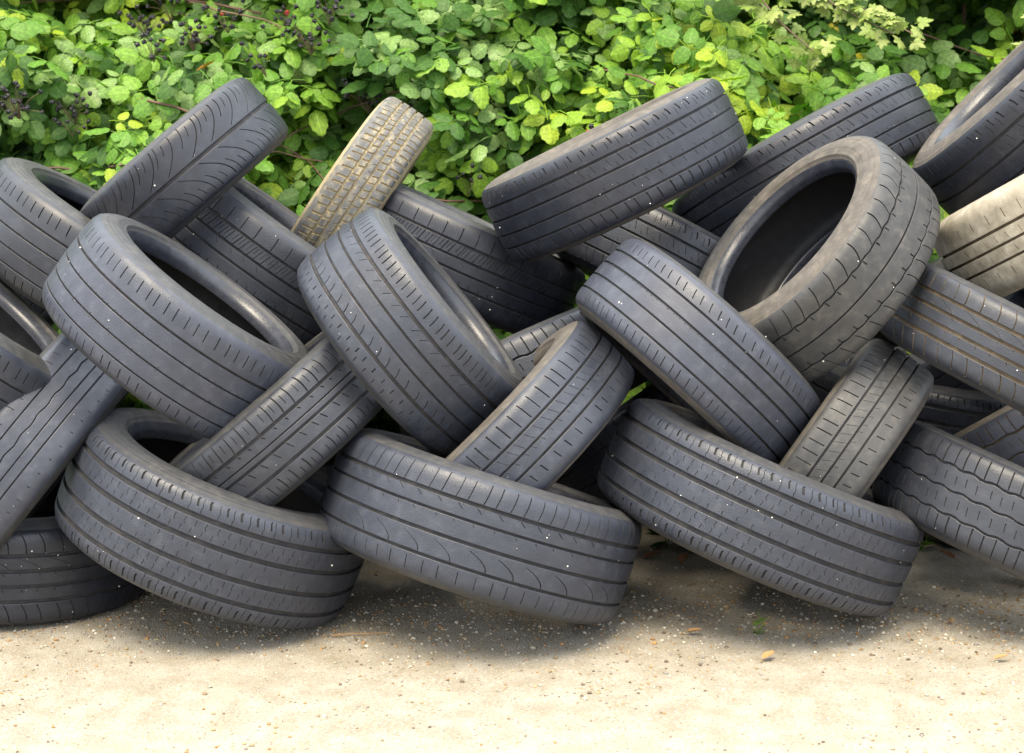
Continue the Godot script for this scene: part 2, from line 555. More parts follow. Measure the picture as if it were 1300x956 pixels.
func tyre(c: Vector3, ax: Vector3, R: float, W: float, pat: String, label: String, o := {}):
	var t := thing("tyre", c)
	tag(t, label, "tyre", "worn tyres in the laced stack")
	var z := Vector3(0, 0, 1)
	var e1 := ax.cross(z).normalized()
	var e3 := e1.cross(ax).normalized()
	t.basis = Basis(e1, ax, e3) * Basis(Vector3.UP, o.get("spin", rng.randf() * TAU))
	var sc := Vector3(R / R0, W / W0, R / R0)
	var body: Material = M[o.get("mat", "grey")]
	var side: Material = M[o.get("side", "side")]
	var fl: Material = M[o.get("floor", "floor")]
	var tb := part(t, "tread", tread_base, fl)
	tb.scale = sc
	for m in pattern(pat):
		var mi := part(tb, "tread_rib", m, null)
		mi.set_surface_override_material(0, body)
		if m.get_surface_count() > 1: mi.set_surface_override_material(1, fl)
	for i in 2:
		part(t, "sidewall", side_mesh[i], side if i == 0 else M[o.get("low", o.get("side", "side"))]).scale = sc
		part(t, "bead", bead_mesh[i], M[o.get("bead", "bead")]).scale = sc
	part(t, "inner_liner", liner_mesh, M.liner).scale = sc
	if o.get("chips", 0) > 0:
		var r := RandomNumberGenerator.new()
		r.seed = label.hash()
		var st := begin()
		var to_cam := t.basis.inverse() * Vector3(0, .35, 1)
		var front := atan2(to_cam.z, to_cam.x)
		for k in int(o.chips):
			var th := front + r.randfn(0, .75)
			var p := prof(r.randf_range(-.085, .085), -.0003)
			ball(st, Vector3(cos(th) * p.y, p.x, sin(th) * p.y) * sc, .0007 + .0015 * pow(r.randf(), 3.0), r)
		var ch := part(t, "grit", finish(st), M.chip)
		ch.set_meta("kind", "stuff")

func make_tyres():
	make_shared_tyre()
	tyre(Vector3(-1.1000, 0.1200, -0.2500), Vector3(0.0599, 0.9982, 0.0000), 0.3150, 0.2200, "wide", "dark ribbed tyre lying flat on the ground at the bottom left corner", {"mat": "dark", "chips": 34})
	tyre(Vector3(-0.6175, 0.2156, -0.0873), Vector3(0.3830, 0.9233, -0.0299), 0.3220, 0.2405, "highway", "wide grey tyre with notched shoulders lying at a slant at bottom left", {"mat": "grey", "low": "brown", "chips": 5})
	tyre(Vector3(-0.0657, 0.2079, -0.0388), Vector3(0.3058, 0.9369, -0.1697), 0.3261, 0.2389, "sport", "large smooth grey tyre with long fine shoulder slits lying at bottom centre", {"mat": "grey", "low": "brown", "chips": 6})
	tyre(Vector3(0.5191, 0.2324, -0.1102), Vector3(0.3944, 0.9160, -0.0734), 0.3374, 0.2268, "highway", "wide four-grooved tyre leaning on its right edge at bottom right of centre", {"mat": "grey", "low": "brown", "chips": 14})
	tyre(Vector3(-1.0449, 0.3232, -0.1740), Vector3(-0.7746, 0.6313, 0.0384), 0.3167, 0.1837, "bald", "nearly bald grey tyre with one wavy groove leaning at the left edge", {"mat": "pale", "floor": "floor", "chips": 8})
	tyre(Vector3(-0.4940, 0.3826, -0.1472), Vector3(-0.6418, 0.7669, -0.0015), 0.3061, 0.1846, "notched", "tyre with notched blocks and three wide grooves standing inside the bottom left tyre", {"mat": "deep", "side": "brown", "chips": 4})
	tyre(Vector3(-0.0131, 0.3478, -0.1425), Vector3(-0.7044, 0.7080, -0.0503), 0.3117, 0.1845, "eco", "tyre with long shoulder slits and dusty brown rim standing inside the bottom centre tyre", {"mat": "grey", "side": "dust", "bead": "dust", "chips": 4})
	tyre(Vector3(0.6833, 0.3141, -0.1756), Vector3(-0.8070, 0.5364, -0.2472), 0.2720, 0.1724, "eco", "narrow brown-dusted tyre standing upright between the two bottom right tyres", {"mat": "brown", "side": "dust", "chips": 5})
	tyre(Vector3(-0.6813, 0.6010, -0.1064), Vector3(0.6072, 0.7936, -0.0378), 0.2834, 0.2247, "touring", "pale grey worn-smooth tyre with short shoulder slits and wide open hole at middle left", {"mat": "pale", "chips": 6})
	tyre(Vector3(-0.2057, 0.5946, -0.1266), Vector3(0.7765, 0.6300, -0.0131), 0.2617, 0.2296, "hooked", "smooth grey tyre with comma-shaped hooks and shiny rim standing steeply at the centre", {"mat": "grey", "low": "brown", "chips": 5})
	tyre(Vector3(0.3919, 0.5407, -0.1701), Vector3(0.6717, 0.7309, -0.1208), 0.2797, 0.2002, "ribbed", "pale grey tyre with five broad smooth ribs leaning right of the centre", {"mat": "pale", "side": "brown", "low": "dust", "chips": 9})
	tyre(Vector3(1.0682, 0.5373, -0.1453), Vector3(0.4473, 0.8944, -0.0048), 0.3093, 0.1814, "wide", "blue-grey tyre with rust-lined wide grooves at the right edge, middle height", {"mat": "deep", "floor": "tan", "chips": 14})
	tyre(Vector3(-0.7479, 0.8972, -0.5402), Vector3(-0.6425, 0.7647, 0.0493), 0.2545, 0.1824, "directional", "dark tyre with arrow-swept tread and one centre groove on top at left", {"mat": "dark", "chips": 5})
	tyre(Vector3(-0.3967, 0.8076, -0.8326), Vector3(-0.8269, 0.5624, 0.0026), 0.2793, 0.1500, "block", "narrow tyre caked with dried yellow mud standing on top left of centre", {"mat": "yellow", "side": "mud", "floor": "mud", "bead": "mud"})
	tyre(Vector3(0.2303, 0.9083, -0.5049), Vector3(-0.4374, 0.8988, -0.0272), 0.3001, 0.2002, "curved", "dark tyre with dusty grey sidewall lying across the top right of centre", {"mat": "dark", "side": "dust", "bead": "dust", "chips": 16})
	tyre(Vector3(0.6329, 0.7294, -0.2224), Vector3(-0.7353, 0.6435, 0.2127), 0.2852, 0.2019, "stepped", "brown-dusted tyre facing forward with its big round hole open at upper right", {"mat": "brown", "side": "dust", "chips": 6})
	tyre(Vector3(0.7158, 0.8850, -0.8271), Vector3(-0.4840, 0.8588, -0.1679), 0.3325, 0.2026, "curved", "dark tyre lying behind the open-holed brown tyre at the top right", {"mat": "dark", "side": "brown", "bead": "brown", "chips": 5})
	tyre(Vector3(1.1836, 1.0437, -0.4554), Vector3(-0.7082, 0.6987, -0.1017), 0.3071, 0.2500, "curved", "dark tyre with brown far rim rising highest at the top right corner", {"mat": "dark", "side": "dust", "chips": 4})
	tyre(Vector3(1.2032, 0.8590, -0.2664), Vector3(-0.4819, 0.8538, -0.1971), 0.3066, 0.2050, "plainrib", "tyre coated in pale beige mud at the right edge", {"mat": "beige", "side": "beige", "floor": "tan"})
	tyre(Vector3(-0.9686, 0.6891, -0.6173), Vector3(0.5338, 0.8438, -0.0556), 0.3122, 0.2234, "touring", "grey tyre with brown rim and open hole at the upper left edge", {"mat": "deep", "side": "brown"})
	tyre(Vector3(-1.1728, 0.6142, -0.1220), Vector3(0.6578, 0.7458, -0.1057), 0.3112, 0.1986, "touring", "tyre with pale worn rim and dark hole at the left edge, middle height", {"mat": "grey", "side": "brown"})
	tyre(Vector3(-0.5913, 0.6927, -0.6756), Vector3(0.5908, 0.8043, -0.0634), 0.3048, 0.2226, "sawtooth", "dark tyre with sawtooth sipes behind the open-holed tyre at middle left", {"mat": "deep", "chips": 6})
	tyre(Vector3(-0.1316, 0.6752, -0.8335), Vector3(0.4110, 0.9093, -0.0646), 0.3120, 0.2091, "sawtooth", "dark tyre with sawtooth sipes right of the yellow muddy tyre", {"mat": "dark", "chips": 10})
	tyre(Vector3(0.4014, 0.6448, -0.7611), Vector3(0.4770, 0.8714, -0.1143), 0.3128, 0.2062, "curved", "dark tyre half hidden beneath the topmost tyre right of centre", {"mat": "dark"})
	tyre(Vector3(0.0417, 0.3957, -0.5994), Vector3(-0.4211, 0.8784, -0.2259), 0.3203, 0.2085, "van", "dark tyre glimpsed in the gap behind the centre of the stack", {"mat": "grey"})
	tyre(Vector3(0.3398, 0.2459, -0.7083), Vector3(-0.5713, 0.7984, -0.1904), 0.3103, 0.2188, "van", "block-treaded tyre glimpsed in shade behind the bottom centre tyre", {"mat": "dark"})
	tyre(Vector3(1.0688, 0.2024, -0.1070), Vector3(0.4167, 0.9051, -0.0849), 0.3059, 0.2014, "van", "tyre with stepped zigzag grooves and cut blocks at the bottom right edge", {"mat": "deep", "floor": "floor", "chips": 6})
	tyre(Vector3(1.1928, 0.3191, -0.3955), Vector3(-0.4840, 0.8282, -0.2826), 0.3134, 0.1998, "van", "tan-edged zigzag tyre peeking out at the right edge above the block-treaded one", {"mat": "grey", "side": "dust", "floor": "tan"})
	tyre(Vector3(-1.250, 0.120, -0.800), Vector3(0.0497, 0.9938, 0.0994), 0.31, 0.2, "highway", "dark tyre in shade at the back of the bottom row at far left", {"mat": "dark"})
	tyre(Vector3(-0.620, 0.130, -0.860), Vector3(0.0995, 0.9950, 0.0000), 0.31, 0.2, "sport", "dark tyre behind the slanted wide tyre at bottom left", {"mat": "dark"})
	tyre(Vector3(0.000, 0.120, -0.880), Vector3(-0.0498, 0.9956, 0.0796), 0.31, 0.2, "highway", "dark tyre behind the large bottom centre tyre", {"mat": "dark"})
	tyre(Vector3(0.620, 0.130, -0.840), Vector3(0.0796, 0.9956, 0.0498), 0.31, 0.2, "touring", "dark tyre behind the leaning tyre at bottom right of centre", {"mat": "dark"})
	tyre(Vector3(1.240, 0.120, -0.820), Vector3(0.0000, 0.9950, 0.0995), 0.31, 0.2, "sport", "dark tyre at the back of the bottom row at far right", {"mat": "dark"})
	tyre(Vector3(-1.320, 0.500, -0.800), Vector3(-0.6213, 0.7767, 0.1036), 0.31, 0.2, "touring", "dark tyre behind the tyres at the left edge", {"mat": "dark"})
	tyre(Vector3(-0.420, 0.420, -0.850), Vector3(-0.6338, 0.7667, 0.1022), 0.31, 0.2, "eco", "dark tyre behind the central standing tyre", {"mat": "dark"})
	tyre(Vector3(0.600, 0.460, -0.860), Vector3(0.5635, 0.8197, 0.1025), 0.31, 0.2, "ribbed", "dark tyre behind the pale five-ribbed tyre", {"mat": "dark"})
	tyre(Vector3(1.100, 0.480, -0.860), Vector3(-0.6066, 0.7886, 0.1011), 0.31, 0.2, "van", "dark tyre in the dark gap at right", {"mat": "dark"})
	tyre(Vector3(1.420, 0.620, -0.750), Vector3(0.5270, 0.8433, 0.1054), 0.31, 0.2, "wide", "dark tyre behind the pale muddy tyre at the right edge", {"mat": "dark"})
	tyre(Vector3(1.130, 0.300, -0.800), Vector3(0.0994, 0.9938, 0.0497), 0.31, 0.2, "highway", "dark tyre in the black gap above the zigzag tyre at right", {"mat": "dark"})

# ---------------------------------------------------------------- ground
func make_ground():
	var m := StandardMaterial3D.new()
	m.resource_name = "sandy_concrete"
	m.albedo_texture = grit_texture(1024)
	m.uv1_world_triplanar = true
	m.uv1_triplanar = true
	m.uv1_scale = Vector3(.83, .83, .83)
	m.roughness = .95
	m.metallic_specular = .25
	m.normal_enabled = true
	m.normal_texture = noise_tex(1024, .30, 3, 41, [], true, 4.0)
	m.normal_scale = .9
	M.ground = m
	var pm := PlaneMesh.new()
	pm.size = Vector2(300, 300)
	var g := part(self, "ground", pm, m)
	tag(g, "pale sandy concrete yard with scattered grit", "ground", "", "structure")


func grit_texture(n: int) -> ImageTexture:
	var r := RandomNumberGenerator.new()
	r.seed = 99
	var a := FastNoiseLite.new()
	a.seed = 5
	a.frequency = .012
	a.fractal_octaves = 4
	var soft := a.get_seamless_image(n, n)
	var b := FastNoiseLite.new()
	b.seed = 6
	b.frequency = .11
	b.fractal_octaves = 3
	var fine := b.get_seamless_image(n, n)
	var im := Image.create(n, n, false, Image.FORMAT_RGB8)
	var lo := Color(.255, .224, .168)
	var hi := Color(.385, .358, .305)
	for y in n:
		for x in n:
			var t := clampf(.5 + (soft.get_pixel(x, y).r - .5) * .9 + (fine.get_pixel(x, y).r - .5) * .7 + r.randf_range(-.22, .22), 0, 1)
			im.set_pixel(x, y, lo.lerp(hi, t).linear_to_srgb())
	var tones := [Color(.56, .53, .46), Color(.16, .12, .075), Color(.34, .20, .085), Color(.20, .19, .19), Color(.48, .37, .22), Color(.11, .085, .06)]
	for k in 26000:
		var c: Color = tones[r.randi() % tones.size()]
		c = c.lerp(lo.lerp(hi, .5), r.randf_range(.0, .6)).linear_to_srgb()
		var x := r.randi() % n
		var y := r.randi() % n
		var w := 1 + int(r.randf() * r.randf() * 4.5)
		var h := 1 + int(r.randf() * r.randf() * 4.5)
		im.fill_rect(Rect2i(x, y, w, h), c)
	im.generate_mipmaps()
	return ImageTexture.create_from_image(im)

# ---------------------------------------------------------------- plants
func leaf_texture(sd: int) -> ImageTexture:
	var n := 128
	var r := FastNoiseLite.new()
	r.seed = sd
	r.frequency = .035
	r.fractal_octaves = 4
	var im := Image.create(n, n, false, Image.FORMAT_RGB8)
	for y in n:
		for x in n:
			var u := (x + .5) / n
			var v := absf((y + .5) / n - .5) * 2.0
			var k := .80 + .20 * r.get_noise_2d(x, y)
			var vein := fposmod(u * 8.0 - v * 2.2, 1.0)
			if vein < .13: k += .10
			if v < .045: k += .16
			var c := Color(k, k, k)
			var spot := r.get_noise_2d(x * 2.1 + 400, y * 2.1)
			if spot > .46: c = Color(k * 1.05, k * .86, k * .6)
			im.set_pixel(x, y, c)
	im.generate_mipmaps()
	return ImageTexture.create_from_image(im)

# an oval leaflet from p along dir, its face towards nrm
func add_leaflet(st: SurfaceTool, p: Vector3, dir: Vector3, nrm: Vector3, L: float, Wd: float, fold: float, droop: float, teeth: float, r: RandomNumberGenerator):
	var side := nrm.cross(dir).normalized()
	var nu := 9
	var nv := 4
	var g := []
	for i in nu + 1:
		var t := i / float(nu)
		var w := Wd * .5 * pow(sin(PI * pow(t, .78)), .72) if t > 0 and t < 1 else 0.0
		w *= 1.0 + (teeth if i % 2 == 0 else -teeth)
		for j in range(-2, nv - 1):
			var q := j / 2.0
			var lift := -fold * absf(q) * w - droop * t * t * L + .016 * L * sin(t * TAU * 3.2 - absf(q) * 2.6) * absf(q)
			var tt := t + absf(q) * .035 * (1.0 if i % 2 == 0 else 0.0)
			g.append([p + dir * (tt * L) + side * (q * w) + nrm * lift, Vector2(t, .5 + q * .5)])
	for i in nu:
		for j in nv:
			var a: Array = g[i * (nv + 1) + j]
			var b: Array = g[i * (nv + 1) + j + 1]
			var c: Array = g[(i + 1) * (nv + 1) + j + 1]
			var d: Array = g[(i + 1) * (nv + 1) + j]
			for e in [a, b, c, a, c, d]:
				st.set_uv(e[1])
				st.add_vertex(e[0])

func tube(st: SurfaceTool, pts: Array, r0: float, r1: float, seg := 6):
	var prev := []
	for i in pts.size():
		var a: Vector3 = pts[maxi(i - 1, 0)]
		var b: Vector3 = pts[mini(i + 1, pts.size() - 1)]
		var d := (b - a).normalized()
		var e := d.cross(Vector3(.31, .87, .38)).normalized()
		var f := d.cross(e)
		var rr := lerpf(r0, r1, i / float(maxi(pts.size() - 1, 1)))
		var ring := []
		for k in seg: ring.append(pts[i] + (e * cos(TAU * k / seg) + f * sin(TAU * k / seg)) * rr)
		if i > 0:
			for k in seg:
				var k2 := (k + 1) % seg
				for q in [prev[k], ring[k2], prev[k2], prev[k], ring[k], ring[k2]]: st.add_vertex(q)
		prev = ring

func begin() -> SurfaceTool:
	var st := SurfaceTool.new()
	st.begin(Mesh.PRIMITIVE_TRIANGLES)
	st.set_smooth_group(1)
	return st

func finish(st: SurfaceTool) -> ArrayMesh:
	st.generate_normals()
	return st.commit()

# a compound bramble leaf, base at the origin, pointing along +x, face up
func bramble_leaf(count: int, sd: int) -> ArrayMesh:
	var r := RandomNumberGenerator.new()
	r.seed = sd
	var st := begin()
	var stalk := .035
	var up := Vector3.UP
	st.set_uv(Vector2(.5, .5))
	tube(st, [Vector3.ZERO, Vector3(stalk * .6, .004, 0), Vector3(stalk + .02, 0, 0)], .0013, .0008, 4)
	var spots := [[0.0, 1.08, .026], [66.0, .92, .004], [-66.0, .92, .004], [118.0, .66, -.004], [-118.0, .66, -.004]]
	for k in count:
		var a := deg_to_rad(spots[k][0] + r.randf_range(-9, 9))
		var tilt := r.randf_range(-.30, .12)
		var dir := Vector3(cos(a), tilt, sin(a)).normalized()
		var nn := (up - dir * up.dot(dir) + dir.cross(up) * r.randf_range(-.35, .35)).normalized()
		nn = (nn - dir * nn.dot(dir)).normalized()
		var L: float = .058 * spots[k][1] * r.randf_range(.9, 1.12)
		add_leaflet(st, Vector3(stalk + spots[k][2], 0, 0) + dir * .003, dir, nn, L, L * r.randf_range(.64, .78), r.randf_range(.05, .35), r.randf_range(.05, .30), .05, r)
	return finish(st)

func broad_leaf(sd: int) -> ArrayMesh:
	var r := RandomNumberGenerator.new()
	r.seed = sd
	var st := begin()
	st.set_uv(Vector2(.5, .5))
	tube(st, [Vector3.ZERO, Vector3(.018, .002, 0)], .0012, .0010, 4)
	var dir := Vector3(1, r.randf_range(-.2, .1), 0).normalized()
	add_leaflet(st, Vector3(.016, .002, 0), dir, Vector3(-dir.y, dir.x, 0), .085, .062, r.randf_range(.05, .3), r.randf_range(.1, .3), .012, r)
	return finish(st)

# a spray of small deeply lobed leaves
func lobed_leaf(sd: int) -> ArrayMesh:
	var r := RandomNumberGenerator.new()
	r.seed = sd
	var st := begin()
	st.set_uv(Vector2(.5, .5))
	tube(st, [Vector3.ZERO, Vector3(.012, .001, 0)], .0009, .0007, 4)
	for a in [0.0, 42.0, -42.0, 84.0, -84.0]:
		var q := deg_to_rad(a)
		var dir := Vector3(cos(q), r.randf_range(-.15, .1), sin(q)).normalized()
		var nn := (Vector3.UP - dir * dir.y).normalized()
		add_leaflet(st, Vector3(.011, .001, 0), dir, nn, .028 if a == 0.0 else .022, .013, .1, .15, .06, r)
	return finish(st)

func leaf_material(c: Color, tex: Texture2D, rough := .5) -> StandardMaterial3D:
	var m := StandardMaterial3D.new()
	m.resource_name = "leaf"
	m.albedo_color = c
	m.albedo_texture = tex
	m.roughness = rough
	m.metallic_specular = .4
	m.backlight_enabled = true
	m.backlight = Color(.66, .80, .18)
	m.cull_mode = BaseMaterial3D.CULL_DISABLED
	return m

var lump := FastNoiseLite.new()
var hue := FastNoiseLite.new()
func hedge_z(x: float, y: float) -> float:
	var z := -1.22 - .42 * maxf(0.0, y - .55) + .40 * lump.get_noise_2d(x, y) + .10 * lump.get_noise_2d(x * 3.1 + 40.0, y * 3.1)
	# hollows at the upper left and the upper right
	z -= .40 * exp(-pow((x + 1.38) / .22, 2) - pow((y - 1.36) / .10, 2))
	z -= .55 * exp(-pow((x - 1.30) / .42, 2) - pow((y - 1.30) / .15, 2))
	return z

func leaf_xf(x: float, y: float, z: float, sc: float, r: RandomNumberGenerator) -> Transform3D:
	var n := Vector3(r.randfn(0, .45), .80 + r.randfn(0, .35), .75 + r.randfn(0, .40)).normalized()
	var d := Vector3(r.randfn(0, 1), r.randfn(-.25, .5), r.randfn(.5, .6))
	d = (d - n * d.dot(n)).normalized()
	return Transform3D(Basis(d, n, d.cross(n)).scaled(Vector3.ONE * sc), Vector3(x, y, z))

var leaf_tones := []
var tone_colors := []
func make_hedge():
	lump.seed = 21
	lump.frequency = 1.5
	lump.fractal_octaves = 2
	hue.seed = 3
	hue.frequency = 1.1
	var tex := [leaf_texture(1), leaf_texture(2), leaf_texture(3)]
	tone_colors = [Color(.33, .56, .05), Color(.26, .50, .055), Color(.17, .38, .045), Color(.30, .50, .14), Color(.08, .20, .03), Color(.44, .62, .045), Color(.66, .58, .04), Color(.55, .24, .03)]
	for i in tone_colors.size():
		var c: Color = tone_colors[i]
		leaf_tones.append(leaf_material(c.linear_to_srgb(), tex[i % 3], .42 if i == 3 else .52))
	var leaves := []
	for k in 9: leaves.append(bramble_leaf([3, 3, 5, 3, 3, 5, 3, 3, 3][k], 60 + k))
	M.cane = plain("reddish_cane", lin(.13, .065, .045), .55)
	M.twig = plain("brown_twig", lin(.16, .11, .07), .8)
	M.black_berry = plain("ripe_berry", lin(.010, .008, .014), .22)
	M.red_berry = plain("unripe_berry", lin(.36, .03, .03), .3)
	var spans := [[-2.7, -.75, "bramble thicket with black berries behind the tyres on the left"], [-.75, .62, "bramble thicket with arching canes and yellow leaves behind the middle tyres"], [.62, 2.7, "bramble thicket with bright lime leaves behind the tyres on the right"]]
	for bi in 3:
		var sp: Array = spans[bi]
		var bush := thing("bramble_bush", Vector3((sp[0] + sp[1]) * .5, 0, -1.6))
		tag(bush, sp[2], "bramble", "bramble thickets along the back")
		var o := bush.position
		var r := RandomNumberGenerator.new()
		r.seed = 300 + bi
		var cand := []
		var w: float = sp[1] - sp[0]
		for k in int(w * 3100):
			var x := r.randf_range(sp[0], sp[1])
			var y := r.randf_range(.05, 1.75)
			var u := pow(r.randf(), 1.5) * .55
			var z := hedge_z(x, y) - u
			var sc := r.randf_range(.70, 1.32)
			var h := hue.get_noise_2d(x, y) + r.randfn(0, .28)
			var tone := 1
			if h > .42: tone = 5
			elif h > .22: tone = 0
			elif h > .0: tone = 1
			elif h > -.20: tone = 2
			elif h > -.34: tone = 3
			else: tone = 4
			var q := r.randf()
			if q < .007: tone = 6
			elif q < .009: tone = 7
			if tone >= 6: sc *= .62
			cand.append([u + (0.0 if absf(x) < 1.62 and y > .62 and y < 1.42 else 5.0), leaf_xf(x - o.x, y, z - o.z, sc, r), tone, r.randi() % leaves.size()])
		cand.sort_custom(func(a, b): return a[0] < b[0])
		for k in mini(300, cand.size()):
			var c: Array = cand[k]
			part(bush, "leaf", leaves[c[3]], leaf_tones[c[2]]).transform = c[1]
		for v in leaves.size():
			var sel := []
			for k in range(300, cand.size()):
				if cand[k][3] == v: sel.append(cand[k])
			var mm := MultiMesh.new()
			mm.transform_format = MultiMesh.TRANSFORM_3D
			mm.use_colors = true
			mm.mesh = leaves[v]
			mm.instance_count = sel.size()
			for k in sel.size():
				mm.set_instance_transform(k, sel[k][1])
				mm.set_instance_color(k, tone_colors[sel[k][2]])
			var mi := MultiMeshInstance3D.new()
			mi.name = "foliage"
			mi.multimesh = mm
			mi.material_override = foliage_mat(tex[v % 3])
			bush.add_child(mi, true)
			mi.set_meta("kind", "stuff")
		# arching canes
		for k in int(w * 7):
			var x0 := r.randf_range(sp[0], sp[1])
			var y0 := r.randf_range(.5, 1.4)
			var dx := r.randf_range(.35, .8) * (1 if r.randf() < .6 else -1)
			var dy := r.randf_range(-.12, .25)
			var pts := []
			for i in 10:
				var t := i / 9.0
				var x := x0 + dx * t
				var y := y0 + dy * t - .25 * t * t * absf(dx) + r.randf_range(-.008, .008)
				pts.append(Vector3(x, y, hedge_z(x, y) + .06 - .14 * absf(t - .5)) - o)
			var st := begin()
			tube(st, pts, r.randf_range(.0030, .0045), .0018, 6)
			part(bush, "cane", finish(st), M.cane if r.randf() < .7 else M.twig)
	make_berries()
	make_shrubs(tex)

var fol_cache := {}
func foliage_mat(t: Texture2D) -> StandardMaterial3D:
	if t in fol_cache: return fol_cache[t]
	var m := leaf_material(Color.WHITE, t)
	m.vertex_color_use_as_albedo = true
	fol_cache[t] = m
	return m

func ball(st: SurfaceTool, c: Vector3, rad: float, r: RandomNumberGenerator):
	var f := (1.0 + sqrt(5.0)) * .5
	var v := [Vector3(-1, f, 0), Vector3(1, f, 0), Vector3(-1, -f, 0), Vector3(1, -f, 0), Vector3(0, -1, f), Vector3(0, 1, f), Vector3(0, -1, -f), Vector3(0, 1, -f), Vector3(f, 0, -1), Vector3(f, 0, 1), Vector3(-f, 0, -1), Vector3(-f, 0, 1)]
	var q := [0, 11, 5, 0, 5, 1, 0, 1, 7, 0, 7, 10, 0, 10, 11, 1, 5, 9, 5, 11, 4, 11, 10, 2, 10, 7, 6, 7, 1, 8, 3, 9, 4, 3, 4, 2, 3, 2, 6, 3, 6, 8, 3, 8, 9, 4, 9, 5, 2, 4, 11, 6, 2, 10, 8, 6, 7, 9, 8, 1]
	for i in range(0, q.size(), 3):
		for e in [q[i], q[i + 2], q[i + 1]]:
			var d: Vector3 = v[e].normalized()
			st.add_vertex(c + d * rad)

func make_berries():
	# berry clusters hang from the brambles: [x, y, berries, share unripe]
	var bushes := [get_node("bramble_bush"), get_node("bramble_bush_001"), get_node("bramble_bush_002")]
	var r := RandomNumberGenerator.new()
	r.seed = 555
	var spots := [[-1.32, 1.05, 30, .0], [-1.20, 1.03, 18, .0], [-1.52, 1.16, 10, .1], [-1.05, 1.27, 20, .15], [-.98, 1.20, 12, .3], [-.80, 1.28, 14, .1], [-.55, 1.22, 18, .15], [-.50, 1.30, 14, .1], [-.66, 1.16, 8, .2], [-.40, 1.06, 16, .0], [-.70, .98, 8, .8], [.22, .98, 6, .5], [-1.20, 1.00, 6, .1], [.30, .86, 5, .2], [-.62, 1.27, 22, .1], [-.30, 1.02, 20, .0], [-1.45, 1.24, 20, .05], [-.88, 1.23, 18, .1], [-.12, .84, 6, .1], [-1.0, 1.32, 12, .0]]
	for s in spots:
		var b: Node3D = bushes[0] if s[0] < -.75 else (bushes[1] if s[0] < .62 else bushes[2])
		var z := hedge_z(s[0], s[1]) + .13
		var cl := Node3D.new()
		cl.name = "berry_cluster"
		b.add_child(cl, true)
		cl.position = Vector3(s[0], s[1], z) - b.position
		var st := begin()
		var tips := []
		for k in s[2]: tips.append(Vector3(r.randfn(0, .030), r.randfn(0, .020), r.randfn(0, .018)))
		for t in tips: tube(st, [Vector3(0, -.05, -.04), t * .5 + Vector3(0, -.01, -.01), t], .0008, .0006, 4)
		part(cl, "stalk", finish(st), M.twig)
		for t in tips:
			var sb := begin()
			var rad := r.randf_range(.0062, .0088)
			ball(sb, Vector3.ZERO, rad * .72, r)
			for k in 12:
				var d := Vector3(r.randfn(0, 1), r.randfn(0, 1), r.randfn(0, 1)).normalized()
				ball(sb, d * rad * .62, rad * .42, r)
			part(cl, "berry", finish(sb), M.red_berry if r.randf() < s[3] * .3 else M.black_berry).position = t

